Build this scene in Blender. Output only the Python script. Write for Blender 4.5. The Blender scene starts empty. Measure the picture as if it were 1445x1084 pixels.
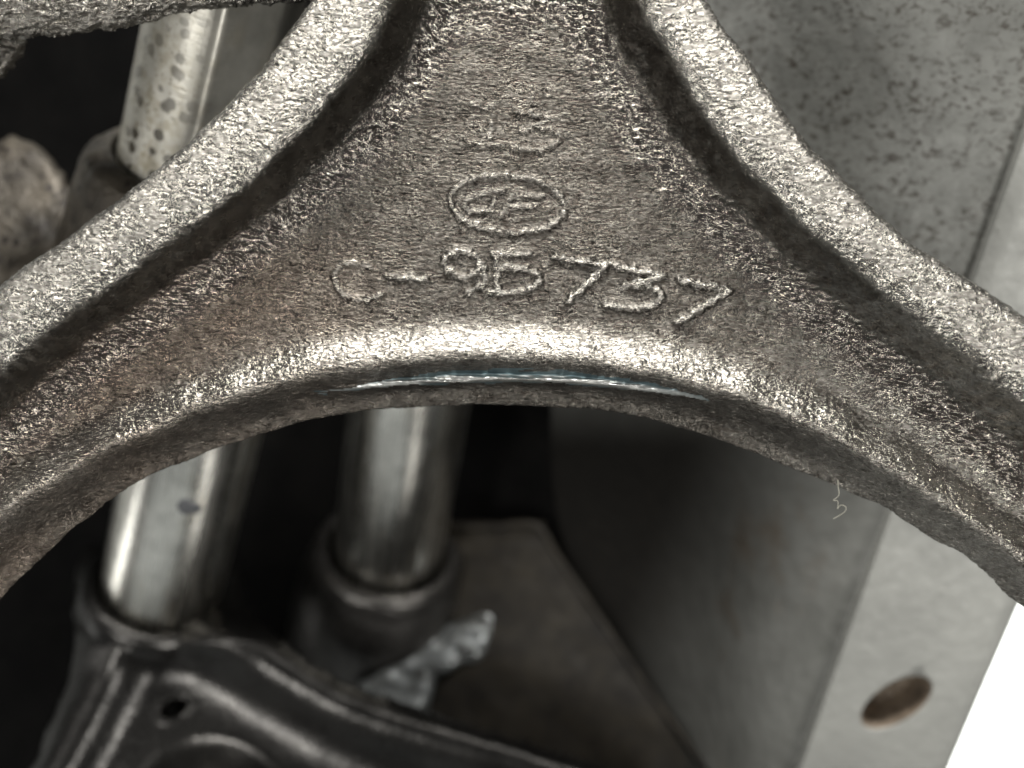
import bpy, math
import numpy as np
from mathutils import Vector, Matrix

sc = bpy.context.scene
COL = sc.collection
S = 0.00015          # metres per unit; a unit is one photograph pixel on the plane z = 0
D = 1500.0           # camera distance in units
rng = np.random.default_rng(7)

# ------------------------------------------------------------------ camera
cam_d = bpy.data.cameras.new("camera")
cam = bpy.data.objects.new("camera", cam_d)
COL.objects.link(cam)
cam.location = (0, 0, D * S)
cam_d.sensor_width = 36
cam_d.lens = 36 * D / 1445
cam_d.clip_start = 0.005
cam_d.clip_end = 50
cam_d.dof.use_dof = True
cam_d.dof.focus_distance = D * S * 0.985
cam_d.dof.aperture_fstop = 5.8
sc.camera = cam

# ------------------------------------------------------------------ world and lamps
world = bpy.data.worlds.new("World")
sc.world = world
world.use_nodes = True
bg = world.node_tree.nodes["Background"]
bg.inputs[0].default_value = (0.96, 1.0, 1.0, 1)
bg.inputs[1].default_value = 0.07


def area(name, loc, target, sx, sy, power, color=(1, 1, 1)):
    d = bpy.data.lights.new(name, 'AREA')
    d.shape = 'RECTANGLE'
    d.size = sx * S
    d.size_y = sy * S
    d.energy = power
    d.color = color
    o = bpy.data.objects.new(name, d)
    COL.objects.link(o)
    o.location = Vector(loc) * S
    v = Vector(target) * S - o.location
    o.rotation_euler = v.to_track_quat('-Z', 'Y').to_euler()
    return o


area("window_light", (100, 3700, 1900), (100, 0, -100), 3600, 900, 11.0, (1.0, 0.985, 0.95))
area("front_light", (2000, 500, 3400), (0, 0, 0), 1000, 900, 0.6, (1.0, 0.985, 0.955))
area("low_right_light", (2300, -2300, 3700), (0, 0, 0), 1300, 600, 3.5, (1.0, 0.99, 0.96))
area("low_left_light", (-2700, -1900, 3700), (0, 0, 0), 600, 1300, 3.3, (1.0, 0.99, 0.96))
area("side_fill", (-3600, 700, 1900), (-300, 0, -300), 420, 2600, 0.35, (1.0, 0.98, 0.95))  # added lamp that lays a bright stripe on the rods
area("rod_fill", (-1900, -3400, 200), (-400, -200, -500), 3200, 1500, 0.17, (0.95, 1.0, 1.0))  # unseen fill, added to brighten the rods from below
area("rear_fill_strip", (-2700, -1300, -1300), (-500, -250, -650), 260, 1700, 0.12, (1.0, 1.0, 0.97))  # added strip for the stripe on the rods' left side
area("under_fill_strip", (250, -3300, -450), (-400, -200, -700), 280, 1100, 0.08, (1.0, 0.98, 0.94))  # added strip for the stripe on the rods' right side
area("left_fill_strip", (-3700, -700, 300), (-500, 0, -500), 260, 2000, 0.2, (1.0, 0.98, 0.95))  # added strip, reflected in the upper rod
area("backdrop_fill", (2900, -1400, -1000), (2600, -1500, -2600), 1500, 1500, 3.4, (1.0, 1.0, 0.98))  # added lamp that only whitens the backdrop

sc.view_settings.view_transform = 'Standard'
sc.view_settings.look = 'None'
sc.view_settings.exposure = 0.0
sc.view_settings.gamma = 1.0
sc.cycles.max_bounces = 6


# ------------------------------------------------------------------ helpers
def P(px, py, d):
    """point that stands d units behind the plane z=0 on the line of sight through a photo pixel"""
    f = (D + d) / D
    return Vector(((px - 722.5) * f, (542 - py) * f, -d))


def link(name, me, mat=None, parent=None, label=None, cat=None, group=None, kind=None, smooth=True):
    if mat:
        me.materials.append(mat)
    if smooth:
        me.polygons.foreach_set("use_smooth", np.ones(len(me.polygons), bool))
    o = bpy.data.objects.new(name, me)
    COL.objects.link(o)
    if parent:
        o.parent = parent
        o.matrix_parent_inverse = parent.matrix_world.inverted()
    tag(o, label, cat, group, kind)
    return o


def tag(o, label=None, cat=None, group=None, kind=None):
    if label: o["label"] = label
    if cat: o["category"] = cat
    if group: o["group"] = group
    if kind: o["kind"] = kind


def empty(name, loc, label, cat, group=None):
    o = bpy.data.objects.new(name, None)
    COL.objects.link(o)
    o.location = Vector(loc) * S
    o.matrix_world = Matrix.Translation(o.location)
    tag(o, label, cat, group)
    return o


def mesh_np(name, verts, faces, attrs=None):
    me = bpy.data.meshes.new(name)
    verts = np.asarray(verts, np.float32) * S
    faces = np.asarray(faces, np.int32)
    k = faces.shape[1]
    me.vertices.add(len(verts))
    me.vertices.foreach_set("co", verts.ravel())
    me.loops.add(faces.size)
    me.loops.foreach_set("vertex_index", faces.ravel())
    me.polygons.add(len(faces))
    me.polygons.foreach_set("loop_start", np.arange(0, faces.size, k, dtype=np.int32))
    for n, a in (attrs or {}).items():
        at = me.attributes.new(n, 'FLOAT', 'POINT')
        at.data.foreach_set("value", np.asarray(a, np.float32))
    me.update(calc_edges=True)
    return me


def crom(pts, n=8):
    pts = np.array(pts, float)
    p = np.vstack([2 * pts[0] - pts[1], pts, 2 * pts[-1] - pts[-2]])
    out = []
    for i in range(1, len(p) - 2):
        for t in np.linspace(0, 1, n, endpoint=False):
            a, b, c, d = p[i - 1], p[i], p[i + 1], p[i + 2]
            out.append(0.5 * (2 * b + (c - a) * t + (2 * a - 5 * b + 4 * c - d) * t * t + (3 * b - a - 3 * c + d) * t ** 3))
    out.append(p[-2])
    return np.array(out)


def seg_dist(X, Y, line, signed=False, closed=False):
    """distance to a polyline; positive to the left of its direction (photo axes, y down => right hand side on screen)"""
    sh = X.shape
    x = X.ravel().astype(np.float32)
    y = Y.ravel().astype(np.float32)
    best = np.full(x.shape, 1e12, np.float32)
    sg = np.ones(x.shape, np.float32)
    par = np.zeros(x.shape, np.float32)
    L = np.vstack([line, line[:1]]) if closed else np.asarray(line)
    acc = 0.0
    for i in range(len(L) - 1):
        ax, ay = L[i]
        bx, by = L[i + 1]
        dx, dy = bx - ax, by - ay
        l2 = dx * dx + dy * dy
        if l2 < 1e-9:
            continue
        t = np.clip(((x - ax) * dx + (y - ay) * dy) / l2, 0, 1)
        ex = x - ax - t * dx
        ey = y - ay - t * dy
        d2 = ex * ex + ey * ey
        m = d2 < best
        best[m] = d2[m]
        if signed:
            sg[m] = np.sign(dx * ey - dy * ex)[m]
        par[m] = (acc + t * math.sqrt(l2))[m]
        acc += math.sqrt(l2)
    d = np.sqrt(best)
    if signed:
        d = d * np.where(sg == 0, 1, sg)
    return d.reshape(sh), par.reshape(sh)


def inside_poly(X, Y, poly):
    ins = np.zeros(X.shape, bool)
    n = len(poly)
    for i in range(n):
        x0, y0 = poly[i]
        x1, y1 = poly[(i + 1) % n]
        if y0 == y1:
            continue
        c = ((y0 > Y) != (y1 > Y)) & (X < (x1 - x0) * (Y - y0) / (y1 - y0) + x0)
        ins ^= c
    return ins


def sdf_poly(X, Y, poly):
    d, _ = seg_dist(X, Y, poly, closed=True)
    return np.where(inside_poly(X, Y, poly), d, -d)


def noise(shape, step, wx, wy, power=2.0, band=0.55, ang=0.0):
    """band-passed random field, unit variance; wx, wy wavelengths in units"""
    h, w = shape
    f = np.fft.rfft2(rng.standard_normal((h, w)))
    fy = np.fft.fftfreq(h)[:, None] / step
    fx = np.fft.rfftfreq(w)[None, :] / step
    ca, sa = math.cos(ang), math.sin(ang)
    u = (fx * ca + fy * sa) * wx
    v = (-fx * sa + fy * ca) * wy
    r = np.sqrt(u * u + v * v)
    f *= np.exp(-((r - 1) / band) ** 2)
    n = np.fft.irfft2(f, s=(h, w))
    return n / n.std()


def sstep(a, b, x):
    t = np.clip((x - a) / (b - a), 0, 1)
    return t * t * (3 - 2 * t)


def table(x, pts, blur=5):
    """smooth piecewise profile"""
    xs = np.array([p[0] for p in pts], float)
    ys = np.array([p[1] for p in pts], float)
    g = np.arange(xs[0] - 60, xs[-1] + 60, 1.0)
    y = np.interp(g, xs, ys)
    k = np.exp(-0.5 * (np.arange(-3 * blur, 3 * blur + 1) / blur) ** 2)
    k /= k.sum()
    y = np.convolve(np.pad(y, 3 * blur, 'edge'), k, 'valid')
    return np.interp(x, g, y)


def sheet(X, Y, sdf, depth, step, rings=((4, 2), (14, 4), (60, 20), (110, 38)), proj=True):
    """real solid front: grid cut along the outline, with a turned-back edge all round.
    depth = units behind z=0; returns verts, faces, index grid"""
    h, w = X.shape
    gy, gx = np.gradient(sdf, step)
    gl = np.sqrt(gx * gx + gy * gy) + 1e-6
    gx, gy = gx / gl, gy / gl
    snap = np.abs(sdf) < 0.72 * step
    Xs = np.where(snap, X - gx * sdf, X)
    Ys = np.where(snap, Y - gy * sdf, Y)
    keep = (sdf > 0) | snap
    q = keep[:-1, :-1] & keep[1:, :-1] & keep[:-1, 1:] & keep[1:, 1:]
    idx = np.arange(h * w).reshape(h, w)
    f = np.stack([idx[:-1, :-1][q], idx[1:, :-1][q], idx[1:, 1:][q], idx[:-1, 1:][q]], 1)
    used = np.zeros(h * w, bool)
    used[f.ravel()] = True
    new = np.cumsum(used) - 1
    f = new[f]
    x = Xs.ravel()[used]; y = Ys.ravel()[used]; d = depth.ravel()[used]
    gxu = gx.ravel()[used]; gyu = gy.ravel()[used]
    # boundary edges
    e = np.concatenate([f[:, [0, 1]], f[:, [1, 2]], f[:, [2, 3]], f[:, [3, 0]]])
    key = np.sort(e, 1)
    kk = key[:, 0].astype(np.int64) * (len(x) + 1) + key[:, 1]
    u, inv, cnt = np.unique(kk, return_inverse=True, return_counts=True)
    be = e[cnt[inv] == 1]
    bv = np.unique(be)
    m = {}
    vx = [x]; vy = [y]; vd = [d]
    faces = [f]
    n = len(x)
    mp = np.full(len(x), -1)
    prev = np.arange(len(x))
    for (dd, inn) in rings:
        mp = np.full(len(x), -1)
        mp[bv] = n + np.arange(len(bv))
        vx.append(x[bv] + gxu[bv] * inn)
        vy.append(y[bv] + gyu[bv] * inn)
        vd.append(d[bv] + dd)
        faces.append(np.stack([prev[be[:, 1]], prev[be[:, 0]], mp[be[:, 0]], mp[be[:, 1]]], 1))
        prev = mp
        n += len(bv)
    x = np.concatenate(vx); y = np.concatenate(vy); d = np.concatenate(vd)
    if proj:
        fct = (D + d) / D
    else:
        fct = 1.0
    V = np.stack([(x - 722.5) * fct, (542 - y) * fct, -d], 1)
    F = np.concatenate(faces)
    return V, F, used, f.shape[0]


def split_link(root, V, F, fid, names, mats, attrs):
    """links the faces of each id as an object of its own, with the shading of the whole"""
    a = V[F[:, 1]] - V[F[:, 0]]
    b = V[F[:, 3]] - V[F[:, 0]]
    c = V[F[:, 2]] - V[F[:, 1]]
    fn = np.cross(a, b) + np.cross(a, c)
    N = np.zeros_like(V)
    for k in range(4):
        for ax in range(3):
            N[:, ax] += np.bincount(F[:, k], fn[:, ax], len(V))
    N /= np.linalg.norm(N, axis=1)[:, None] + 1e-9
    out = []
    for i, (nm, lab) in enumerate(names):
        sel = F[fid == i]
        if not len(sel):
            print("empty part", nm)
            continue
        us = np.unique(sel)
        mp = np.full(len(V), -1)
        mp[us] = np.arange(len(us))
        me = mesh_np(nm, V[us], mp[sel], {k: v[us] for k, v in attrs.items()})
        o = link(nm, me, mats[i], root, lab)
        me.normals_split_custom_set_from_vertices([tuple(q) for q in N[us]])
        out.append(o)
    return out


# ------------------------------------------------------------------ node helpers
class NT:
    def __init__(self, name):
        self.m = bpy.data.materials.new(name)
        self.m.use_nodes = True
        self.t = self.m.node_tree
        self.b = self.t.nodes["Principled BSDF"]
        self.tc = self.t.nodes.new("ShaderNodeTexCoord")

    def n(self, typ, **kw):
        nd = self.t.nodes.new(typ)
        for k, v in kw.items():
            if hasattr(nd, k):
                setattr(nd, k, v)
            else:
                nd.inputs[k].default_value = v
        return nd

    def l(self, a, b):
        self.t.links.new(a, b)

    def coord(self, sx=1, sy=1, sz=1, rot=(0, 0, 0)):
        mp = self.t.nodes.new("ShaderNodeMapping")
        self.l(self.tc.outputs["Object"], mp.inputs[0])
        mp.inputs["Scale"].default_value = (sx, sy, sz)
        mp.inputs["Rotation"].default_value = rot
        return mp.outputs[0]

    def noise(self, wl, vec=None, detail=4, rough=0.55, dist=0.0):
        nd = self.t.nodes.new("ShaderNodeTexNoise")
        nd.inputs["Scale"].default_value = 1.0 / (wl * S)
        nd.inputs["Detail"].default_value = detail
        nd.inputs["Roughness"].default_value = rough
        nd.inputs["Distortion"].default_value = dist
        self.l(vec or self.tc.outputs["Object"], nd.inputs["Vector"])
        return nd.outputs["Fac"]

    def voro(self, wl, vec=None, feature='F1'):
        nd = self.t.nodes.new("ShaderNodeTexVoronoi")
        nd.feature = feature
        nd.inputs["Scale"].default_value = 1.0 / (wl * S)
        self.l(vec or self.tc.outputs["Object"], nd.inputs["Vector"])
        return nd.outputs["Distance"]

    def ramp(self, fac, stops, interp='LINEAR'):
        r = self.t.nodes.new("ShaderNodeValToRGB")
        r.color_ramp.interpolation = interp
        while len(r.color_ramp.elements) < len(stops):
            r.color_ramp.elements.new(0.5)
        for e, (p, c) in zip(r.color_ramp.elements, stops):
            e.position = p
            e.color = (c, c, c, 1) if isinstance(c, (int, float)) else (*c, 1)
        self.l(fac, r.inputs[0])
        return r.outputs[0]

    def mix(self, fac, a, b, mode='MIX'):
        m = self.t.nodes.new("ShaderNodeMix")
        m.data_type = 'RGBA'
        m.blend_type = mode
        for s, v in ((m.inputs[0], fac), (m.inputs[6], a), (m.inputs[7], b)):
            if isinstance(v, (int, float)):
                s.default_value = v if s is m.inputs[0] or s.type == 'VALUE' else (v, v, v, 1)
            elif isinstance(v, tuple):
                s.default_value = (*v, 1)
            else:
                self.l(v, s)
        return m.outputs[2]

    def math(self, op, a, b=0.0, clamp=False):
        m = self.t.nodes.new("ShaderNodeMath")
        m.operation = op
        m.use_clamp = clamp
        for s, v in ((m.inputs[0], a), (m.inputs[1], b)):
            if isinstance(v, (int, float)):
                s.default_value = v
            else:
                self.l(v, s)
        return m.outputs[0]

    def attr(self, name):
        a = self.t.nodes.new("ShaderNodeAttribute")
        a.attribute_name = name
        return a.outputs["Fac"]

    def bump(self, height, dist, strength=1.0, prev=None):
        b = self.t.nodes.new("ShaderNodeBump")
        b.inputs["Distance"].default_value = dist * S
        b.inputs["Strength"].default_value = strength
        self.l(height, b.inputs["Height"])
        if prev:
            self.l(prev, b.inputs["Normal"])
        return b.outputs[0]

    def out(self, color=None, rough=None, metal=None, normal=None, spec=None):
        for nm, v in (("Base Color", color), ("Roughness", rough), ("Metallic", metal), ("Normal", normal), ("Specular IOR Level", spec)):
            if v is None:
                continue
            if isinstance(v, (int, float)):
                self.b.inputs[nm].default_value = v
            elif isinstance(v, tuple):
                self.b.inputs[nm].default_value = (*v, 1)
            else:
                self.l(v, self.b.inputs[nm])
        return self.m


# ------------------------------------------------------------------ materials
def mat_cast_iron():
    m = NT("crinkled_cast_iron")
    stretch = m.coord(0.45, 1.0, 1.0, (0, 0, 0.12))
    fine = m.noise(4.2, stretch, 3, 0.6, 0.6)
    mid = m.noise(26, None, 4, 0.6)
    big = m.noise(230, None, 3, 0.5)
    bare_highlight = m.attr("bare_highlight")
    brown = m.attr("brown")
    dark = m.ramp(mid, [(0.3, (0.046, 0.042, 0.036)), (0.7, (0.118, 0.110, 0.096))])
    brn = m.ramp(mid, [(0.3, (0.075, 0.06, 0.048)), (0.7, (0.175, 0.143, 0.115))])
    c = m.mix(m.math('MULTIPLY', brown, m.ramp(big, [(0.35, 0.25), (0.6, 1.0)])), dark, brn)
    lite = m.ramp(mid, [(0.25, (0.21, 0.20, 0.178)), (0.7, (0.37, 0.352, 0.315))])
    c = m.mix(bare_highlight, c, lite)
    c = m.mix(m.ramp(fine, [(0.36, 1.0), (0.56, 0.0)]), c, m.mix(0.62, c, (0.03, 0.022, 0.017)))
    tiny = m.noise(9, stretch, 2, 0.5)
    rough = m.ramp(tiny, [(0.3, 0.33), (0.7, 0.14)])
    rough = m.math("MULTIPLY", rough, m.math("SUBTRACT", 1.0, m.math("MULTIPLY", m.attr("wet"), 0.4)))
    live = m.math("SUBTRACT", 1.0, m.math("MULTIPLY", m.attr("calm"), 0.8))
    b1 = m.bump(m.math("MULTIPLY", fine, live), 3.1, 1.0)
    b2 = m.bump(m.math("MULTIPLY", m.noise(2.6, stretch, 2, 0.5), live), 0.9, 0.8, b1)
    return m.out(c, rough, 0.92, b2)


def mat_polished():
    m = NT("rubbed_bright_steel")
    streak = m.noise(9, m.coord(0.06, 1, 1, (0, 0, 0.05)), 4, 0.6)
    c = m.ramp(m.noise(60, m.coord(0.3, 2.2, 1), 3), [(0.3, (0.07, 0.11, 0.125)), (0.7, (0.13, 0.165, 0.17))])
    c = m.mix(m.attr("shine"), c, (0.96, 0.94, 0.89))
    r = m.math("SUBTRACT", m.ramp(streak, [(0.3, 0.55), (0.7, 0.42)]), m.math("MULTIPLY", m.attr("shine"), 0.2))
    return m.out(c, r, 1.0, m.bump(streak, 1.0, 0.8))


def mat_rod(name, spots=0.0, tint=(0.72, 0.70, 0.64)):
    m = NT(name)
    # drawn finish: faint rings and long streaks
    st = m.noise(14, m.coord(1, 1, 0.05), 5, 0.68)
    rings = m.noise(5, m.coord(0.05, 0.05, 1), 3, 0.6)
    cloud = m.noise(70, None, 4, 0.6)
    c = m.ramp(cloud, [(0.3, tuple(0.62 * t for t in tint)), (0.65, tint)])
    warm = m.ramp(m.noise(40, m.coord(1, 1, .4), 4, 0.6), [(0.55, 0.0), (0.75, 0.5)])
    c = m.mix(warm, c, (0.36, 0.31, 0.22))
    if spots:
        c = m.mix(m.math('MULTIPLY', m.ramp(m.noise(26, None, 5, 0.7), [(0.45, 0.0), (0.62, 0.8)]), m.attr('grime')), c, (0.20, 0.17, 0.10))
    r = m.ramp(st, [(0.3, 0.22), (0.7, 0.34)]) if not spots else m.ramp(st, [(0.3, 0.3), (0.7, 0.44)])
    met = 1.0 if not spots else 0.55
    if spots:
        v = m.voro(30)
        dist = m.noise(12, None, 3)
        vv = m.math('ADD', v, m.math('MULTIPLY', dist, 0.25))
        mask = m.ramp(vv, [(0.44, 1.0), (0.49, 0.0)])
        where = m.math('MULTIPLY', m.attr("grime"), m.ramp(m.noise(60, None, 2), [(0.30, 0.0), (0.40, 1.0)]))
        mask = m.math('MULTIPLY', mask, where)
        c = m.mix(mask, c, (0.035, 0.03, 0.022))
        v2 = m.voro(11)
        mask2 = m.math('MULTIPLY', m.ramp(v2, [(0.18, 1.0), (0.26, 0.0)]), m.attr("grime"))
        c = m.mix(m.math('MULTIPLY', mask2, 0.8), c, (0.07, 0.06, 0.04))
        met = m.math('SUBTRACT', 0.55, m.math('MULTIPLY', mask, 0.5))
        r = m.mix(mask, r, 0.25)
    foot = m.attr("grime")
    c = m.mix(m.math('MULTIPLY', m.math('MULTIPLY', foot, cloud), 0.9 if not spots else 0.3), c, (0.10, 0.085, 0.06))
    return m.out(c, r, met, m.bump(rings, 1.0, 0.35, m.bump(st, 1.2, 0.3)))


def mat_dark_iron(name, a=(0.018, 0.017, 0.016), b=(0.05, 0.047, 0.043), rough=(0.5, 0.33), bumpd=3.0, metal=0.35, wl=16, spec=0.5):
    m = NT(name)
    n1 = m.noise(wl, None, 4, 0.6, 0.3)
    n2 = m.noise(110, None, 3)
    c = m.ramp(m.math('ADD', m.math('MULTIPLY', n1, 0.5), m.math('MULTIPLY', n2, 0.5)), [(0.35, a), (0.65, b)])
    return m.out(c, m.ramp(n1, [(0.3, rough[0]), (0.7, rough[1])]), metal, m.bump(n1, bumpd, 0.9), spec)


def mat_grey_plate(name, light=(0.125, 0.125, 0.114), dark=(0.072, 0.072, 0.064), dust=1.0):
    m = NT(name)
    n2 = m.noise(160, None, 4, 0.55)
    n1 = m.noise(30, None, 4, 0.6)
    c = m.ramp(n2, [(0.3, dark), (0.7, light)])
    c = m.mix(0.25, c, m.ramp(n1, [(0.3, dark), (0.7, light)]))
    stain = m.ramp(m.noise(120, m.coord(1, .6, 1), 5, 0.65), [(0.55, 0.0), (0.72, 1.0)])
    c = m.mix(m.math('MULTIPLY', stain, m.math('MULTIPLY', m.attr("soot"), 0.9)), c, (0.075, 0.055, 0.035))
    oil_shade = m.attr("oil_shade")
    c = m.mix(oil_shade, c, (0.005, 0.0046, 0.004))
    # grit: thinly scattered dark crumbs of several sizes
    fl_ = m.noise(11, m.coord(0.8, 1.25, 1, (0, 0, .3)), 4, 0.62, 0.5)
    fm_ = m.math('MULTIPLY', m.ramp(fl_, [(0.525, 0.0), (0.61, 0.95)]), m.math('MULTIPLY', m.attr("grit"), m.ramp(m.noise(75, None, 3), [(0.3, 0.0), (0.52, dust)])))
    c = m.mix(fm_, c, (0.03, 0.026, 0.02))
    for wl, lo, hi, k in ((19, 0.08, 0.15, 0.9),):
        v = m.math('ADD', m.voro(wl, m.coord(1, 1.3, 1, (0, 0, .4))), m.math('MULTIPLY', m.noise(wl * .6, None, 2), 0.12))
        msk = m.ramp(v, [(lo + .05, k), (hi + .05, 0.0)])
        msk = m.math('MULTIPLY', msk, m.ramp(m.noise(55 + wl, None, 3), [(0.42, 0.0), (0.56, 1.0)]))
        msk = m.math('MULTIPLY', msk, m.math('MULTIPLY', m.attr("grit"), dust))
        c = m.mix(msk, c, (0.035, 0.028, 0.02))
    b = m.bump(m.noise(7, None, 4, 0.7), 1.3, 0.7, m.bump(n1, 3.5, 0.6))
    return m.out(c, m.math("ADD", m.ramp(n1, [(0.3, 0.62), (0.7, 0.45)]), m.math("MULTIPLY", oil_shade, 0.3)), m.math("SUBTRACT", 0.35, m.math("MULTIPLY", oil_shade, 0.33)), b, m.math("SUBTRACT", 0.5, m.math("MULTIPLY", oil_shade, 0.45)))


M_IRON = mat_cast_iron()
M_POL = mat_polished()
M_ROD = mat_rod("drawn_steel")
M_ROD_S = mat_rod("drawn_steel_spotted", 1.0, (0.52, 0.50, 0.44))
M_DARK = mat_dark_iron("black_oiled_iron", (0.03, 0.028, 0.026), (0.085, 0.08, 0.074), (0.42, 0.28), 2.0, 0.8, 14)
M_DARK2 = mat_dark_iron("dark_painted_iron", (0.018, 0.017, 0.016), (0.045, 0.043, 0.040), (0.31, 0.24), 0.7, 0.85, 7)
M_BLACK = mat_dark_iron("near_black_iron", (0.001, 0.001, 0.001), (0.003, 0.0028, 0.0026), (0.75, 0.6), 3.0, 0.0, 16, 0.03)  # even near-black colour for the back wall
M_PLATE = mat_grey_plate("grey_machined_plate")
M_FLANGE = mat_grey_plate("pale_flange_face", (0.25, 0.25, 0.23), (0.195, 0.195, 0.18), 0.25)

# ------------------------------------------------------------------ front yoke casting
def tbl(*p): return crom(p, 7)

OL = [(-260, 590), (-90, 492), (0, 438), (50, 402), (100, 366), (150, 331), (210, 286), (270, 236), (320, 191), (360, 152), (400, 105), (440, 52), (476, 0), (506, -60), (530, -130), (545, -220)]
OR = [(900, -220), (915, -130), (935, -60), (962, 0), (1000, 60), (1050, 128), (1090, 187), (1122, 228), (1160, 264), (1200, 302), (1245, 345), (1320, 395), (1400, 447), (1445, 489), (1560, 590), (1700, 700)]
BO = [(1700, 1070), (1560, 950), (1445, 852), (1390, 800), (1330, 765), (1250, 715), (1150, 672), (1050, 632), (950, 600), (850, 580), (720, 573), (600, 574), (500, 583), (420, 597), (320, 627), (200, 674), (120, 725), (60, 775), (0, 833), (-90, 920), (-260, 1080)]
CL = [(600, -220), (590, -100), (574, 0), (546, 70), (510, 125), (468, 175), (420, 222), (360, 278), (290, 334), (200, 396), (130, 446), (60, 502), (0, 558), (-90, 640), (-260, 790)]
CR = [(845, -220), (862, -100), (884, 0), (906, 60), (948, 130), (1000, 208), (1060, 272), (1120, 332), (1200, 402), (1300, 482), (1400, 562), (1445, 597), (1560, 690), (1700, 800)]
CB = [(1700, 960), (1560, 850), (1445, 768), (1350, 700), (1250, 636), (1150, 580), (1050, 540), (950, 511), (850, 493), (740, 483), (620, 483), (500, 496), (400, 516), (250, 567), (150, 612), (80, 652), (0, 707), (-90, 790), (-260, 950)]

STEP = 1.6
gx = np.arange(-150, 1600, STEP)
gy = np.arange(-130, 1060, STEP)
X, Y = np.meshgrid(gx, gy)
poly = np.vstack([crom(OL, 6), crom(OR, 6), crom(BO, 6)])
sdf = sdf_poly(X, Y, poly)
sdf = sdf + 0.9 * noise(X.shape, STEP, 80, 80) + 0.3 * noise(X.shape, STEP, 14, 14)
# the field is needed near the outline and inside only
sL, _ = seg_dist(X, Y, crom(CL, 6), signed=True)   # + on the web side after the flip below
sR, _ = seg_dist(X, Y, crom(CR, 6), signed=True)
sB, pB = seg_dist(X, Y, crom(CB, 6), signed=True)
k = (int((300 + 130) / STEP), int((720 + 150) / STEP))   # a point on the web
sL = sL * np.sign(sL[k]); sR = sR * np.sign(sR[k]); sB = -sB * np.sign(sB[k])  # sB: + towards the opening
wob = 1.6 * noise(X.shape, STEP, 120, 120) + 0.35 * noise(X.shape, STEP, 22, 22)
sL = sL + wob; sR = sR + wob; sB = sB + 0.6 * wob
ribp = [(-160, 84), (-60, 97), (-34, 98), (-10, 93), (3, 84), (11, 71), (32, 29), (45, 17), (68, 6), (100, 0), (200, 0)]
ribr = [(-160, 84), (-60, 97), (-34, 98), (-10, 93), (3, 84), (11, 71), (37, 29), (52, 17), (77, 6), (114, 0), (200, 0)]
rimp = [(-120, 0), (-38, 0), (-26, 3), (16, 29), (24, 31), (31, 25), (46, -8), (60, -30), (70, -38), (96, -42), (108, -50), (130, -70)]
hL = table(sL, ribp, 3)
hR = table(sR, ribr, 3)
hB = table(sB, rimp, 6)
web = 10 * np.exp(-((X - 735) / 420) ** 2) * (Y - 250) / -250
w3 = np.exp(-((Y + 40) / 70.0) ** 2) * 14 * np.exp(-((X - 735) / 120) ** 2)
H = web + hL + hR + hB + w3
# turned-over outer edge
R0 = 17.0
dd = np.clip(sdf, 0, R0)
edge = R0 - np.sqrt(np.maximum(R0 ** 2 - (R0 - dd) ** 2, 0))
rim_side = sstep(-10, 30, sB)
H -= edge * (1 - 0.8 * rim_side)

# characters, raised
def ell(cx, cy, rx, ry, ang=0, n=28, a0=0, a1=2 * math.pi):
    t = np.linspace(a0, a1, n)
    c, s = math.cos(ang), math.sin(ang)
    return np.stack([cx + rx * np.cos(t) * c - ry * np.sin(t) * s, cy + rx * np.cos(t) * s + ry * np.sin(t) * c], 1)

chars = [
    ("raised_digit", "faint raised digit 1", [[(665, 150), (696, 153)], [(694, 152), (692, 206)], [(661, 202), (712, 207)]], 3.8, 2.8),
    ("raised_digit", "raised digit 3 of the number 13", [[(727, 160), (783, 168)], [(783, 168), (742, 184)], crom([(734, 186), (756, 181), (777, 185), (790, 195), (776, 208), (752, 213), (722, 208)], 5)], 4.0, 3.0),
    ("raised_oval", "raised oval ring round two letters", [ell(716, 288, 81, 40, 0.085, 44)], 4.0, 4.2),
    ("raised_letter", "raised letter G inside the oval", [crom([(710, 270), (690, 271), (668, 279), (654, 291), (668, 299), (690, 297), (698, 281)], 5)], 4.0, 3.2),
    ("raised_letter", "raised letter F inside the oval", [[(763, 277), (722, 277)], [(722, 277), (708, 306)], [(761, 292), (716, 292)]], 4.0, 3.2),
    ("raised_letter", "raised letter C before the dash", [crom([(521, 378), (497, 370), (478, 376), (472, 392), (480, 411), (498, 421), (520, 422), (538, 416)], 5)], 4.4, 3.9),
    ("raised_dash", "raised dash after the letter C", [[(545, 391), (600, 393)]], 4.8, 5.0),
    ("raised_digit", "raised digit 9 after the dash", [ell(652, 372, 25, 18, 0.1, 24), crom([(677, 366), (684, 384), (680, 402), (660, 412)], 5)], 4.8, 5.2),
    ("raised_digit", "raised character like a B or 5", [[(694, 358), (750, 358)], [(700, 358), (702, 411)], crom([(704, 380), (722, 377), (748, 381), (761, 393), (748, 407), (722, 413), (690, 412)], 5)], 4.8, 5.2),
    ("raised_digit", "raised digit 7 in the middle of the number", [[(784, 364), (857, 375)], [(855, 376), (803, 424)]], 5.6, 6.8),
    ("raised_digit", "raised digit 3 between two sevens", [[(868, 376), (936, 389)], [(936, 389), (880, 404)], crom([(896, 401), (918, 405), (934, 418), (922, 430), (892, 435), (854, 429)], 5)], 5.4, 6.6),
    ("raised_digit", "last raised digit 7, bright edged", [[(960, 395), (1029, 411)], [(1028, 412), (958, 454)]], 5.8, 7.6),
    ("raised_mark", "tiny raised tick after the number", [[(1057, 429), (1078, 435)]], 3.4, 3.5),
]
cid = np.full(X.shape, -1)
cdist = np.full(X.shape, 99.0)
jit = 1.3 * noise(X.shape, STEP, 16, 16) + 0.7 * noise(X.shape, STEP, 7, 7)
bump_h = np.zeros_like(X)
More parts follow.
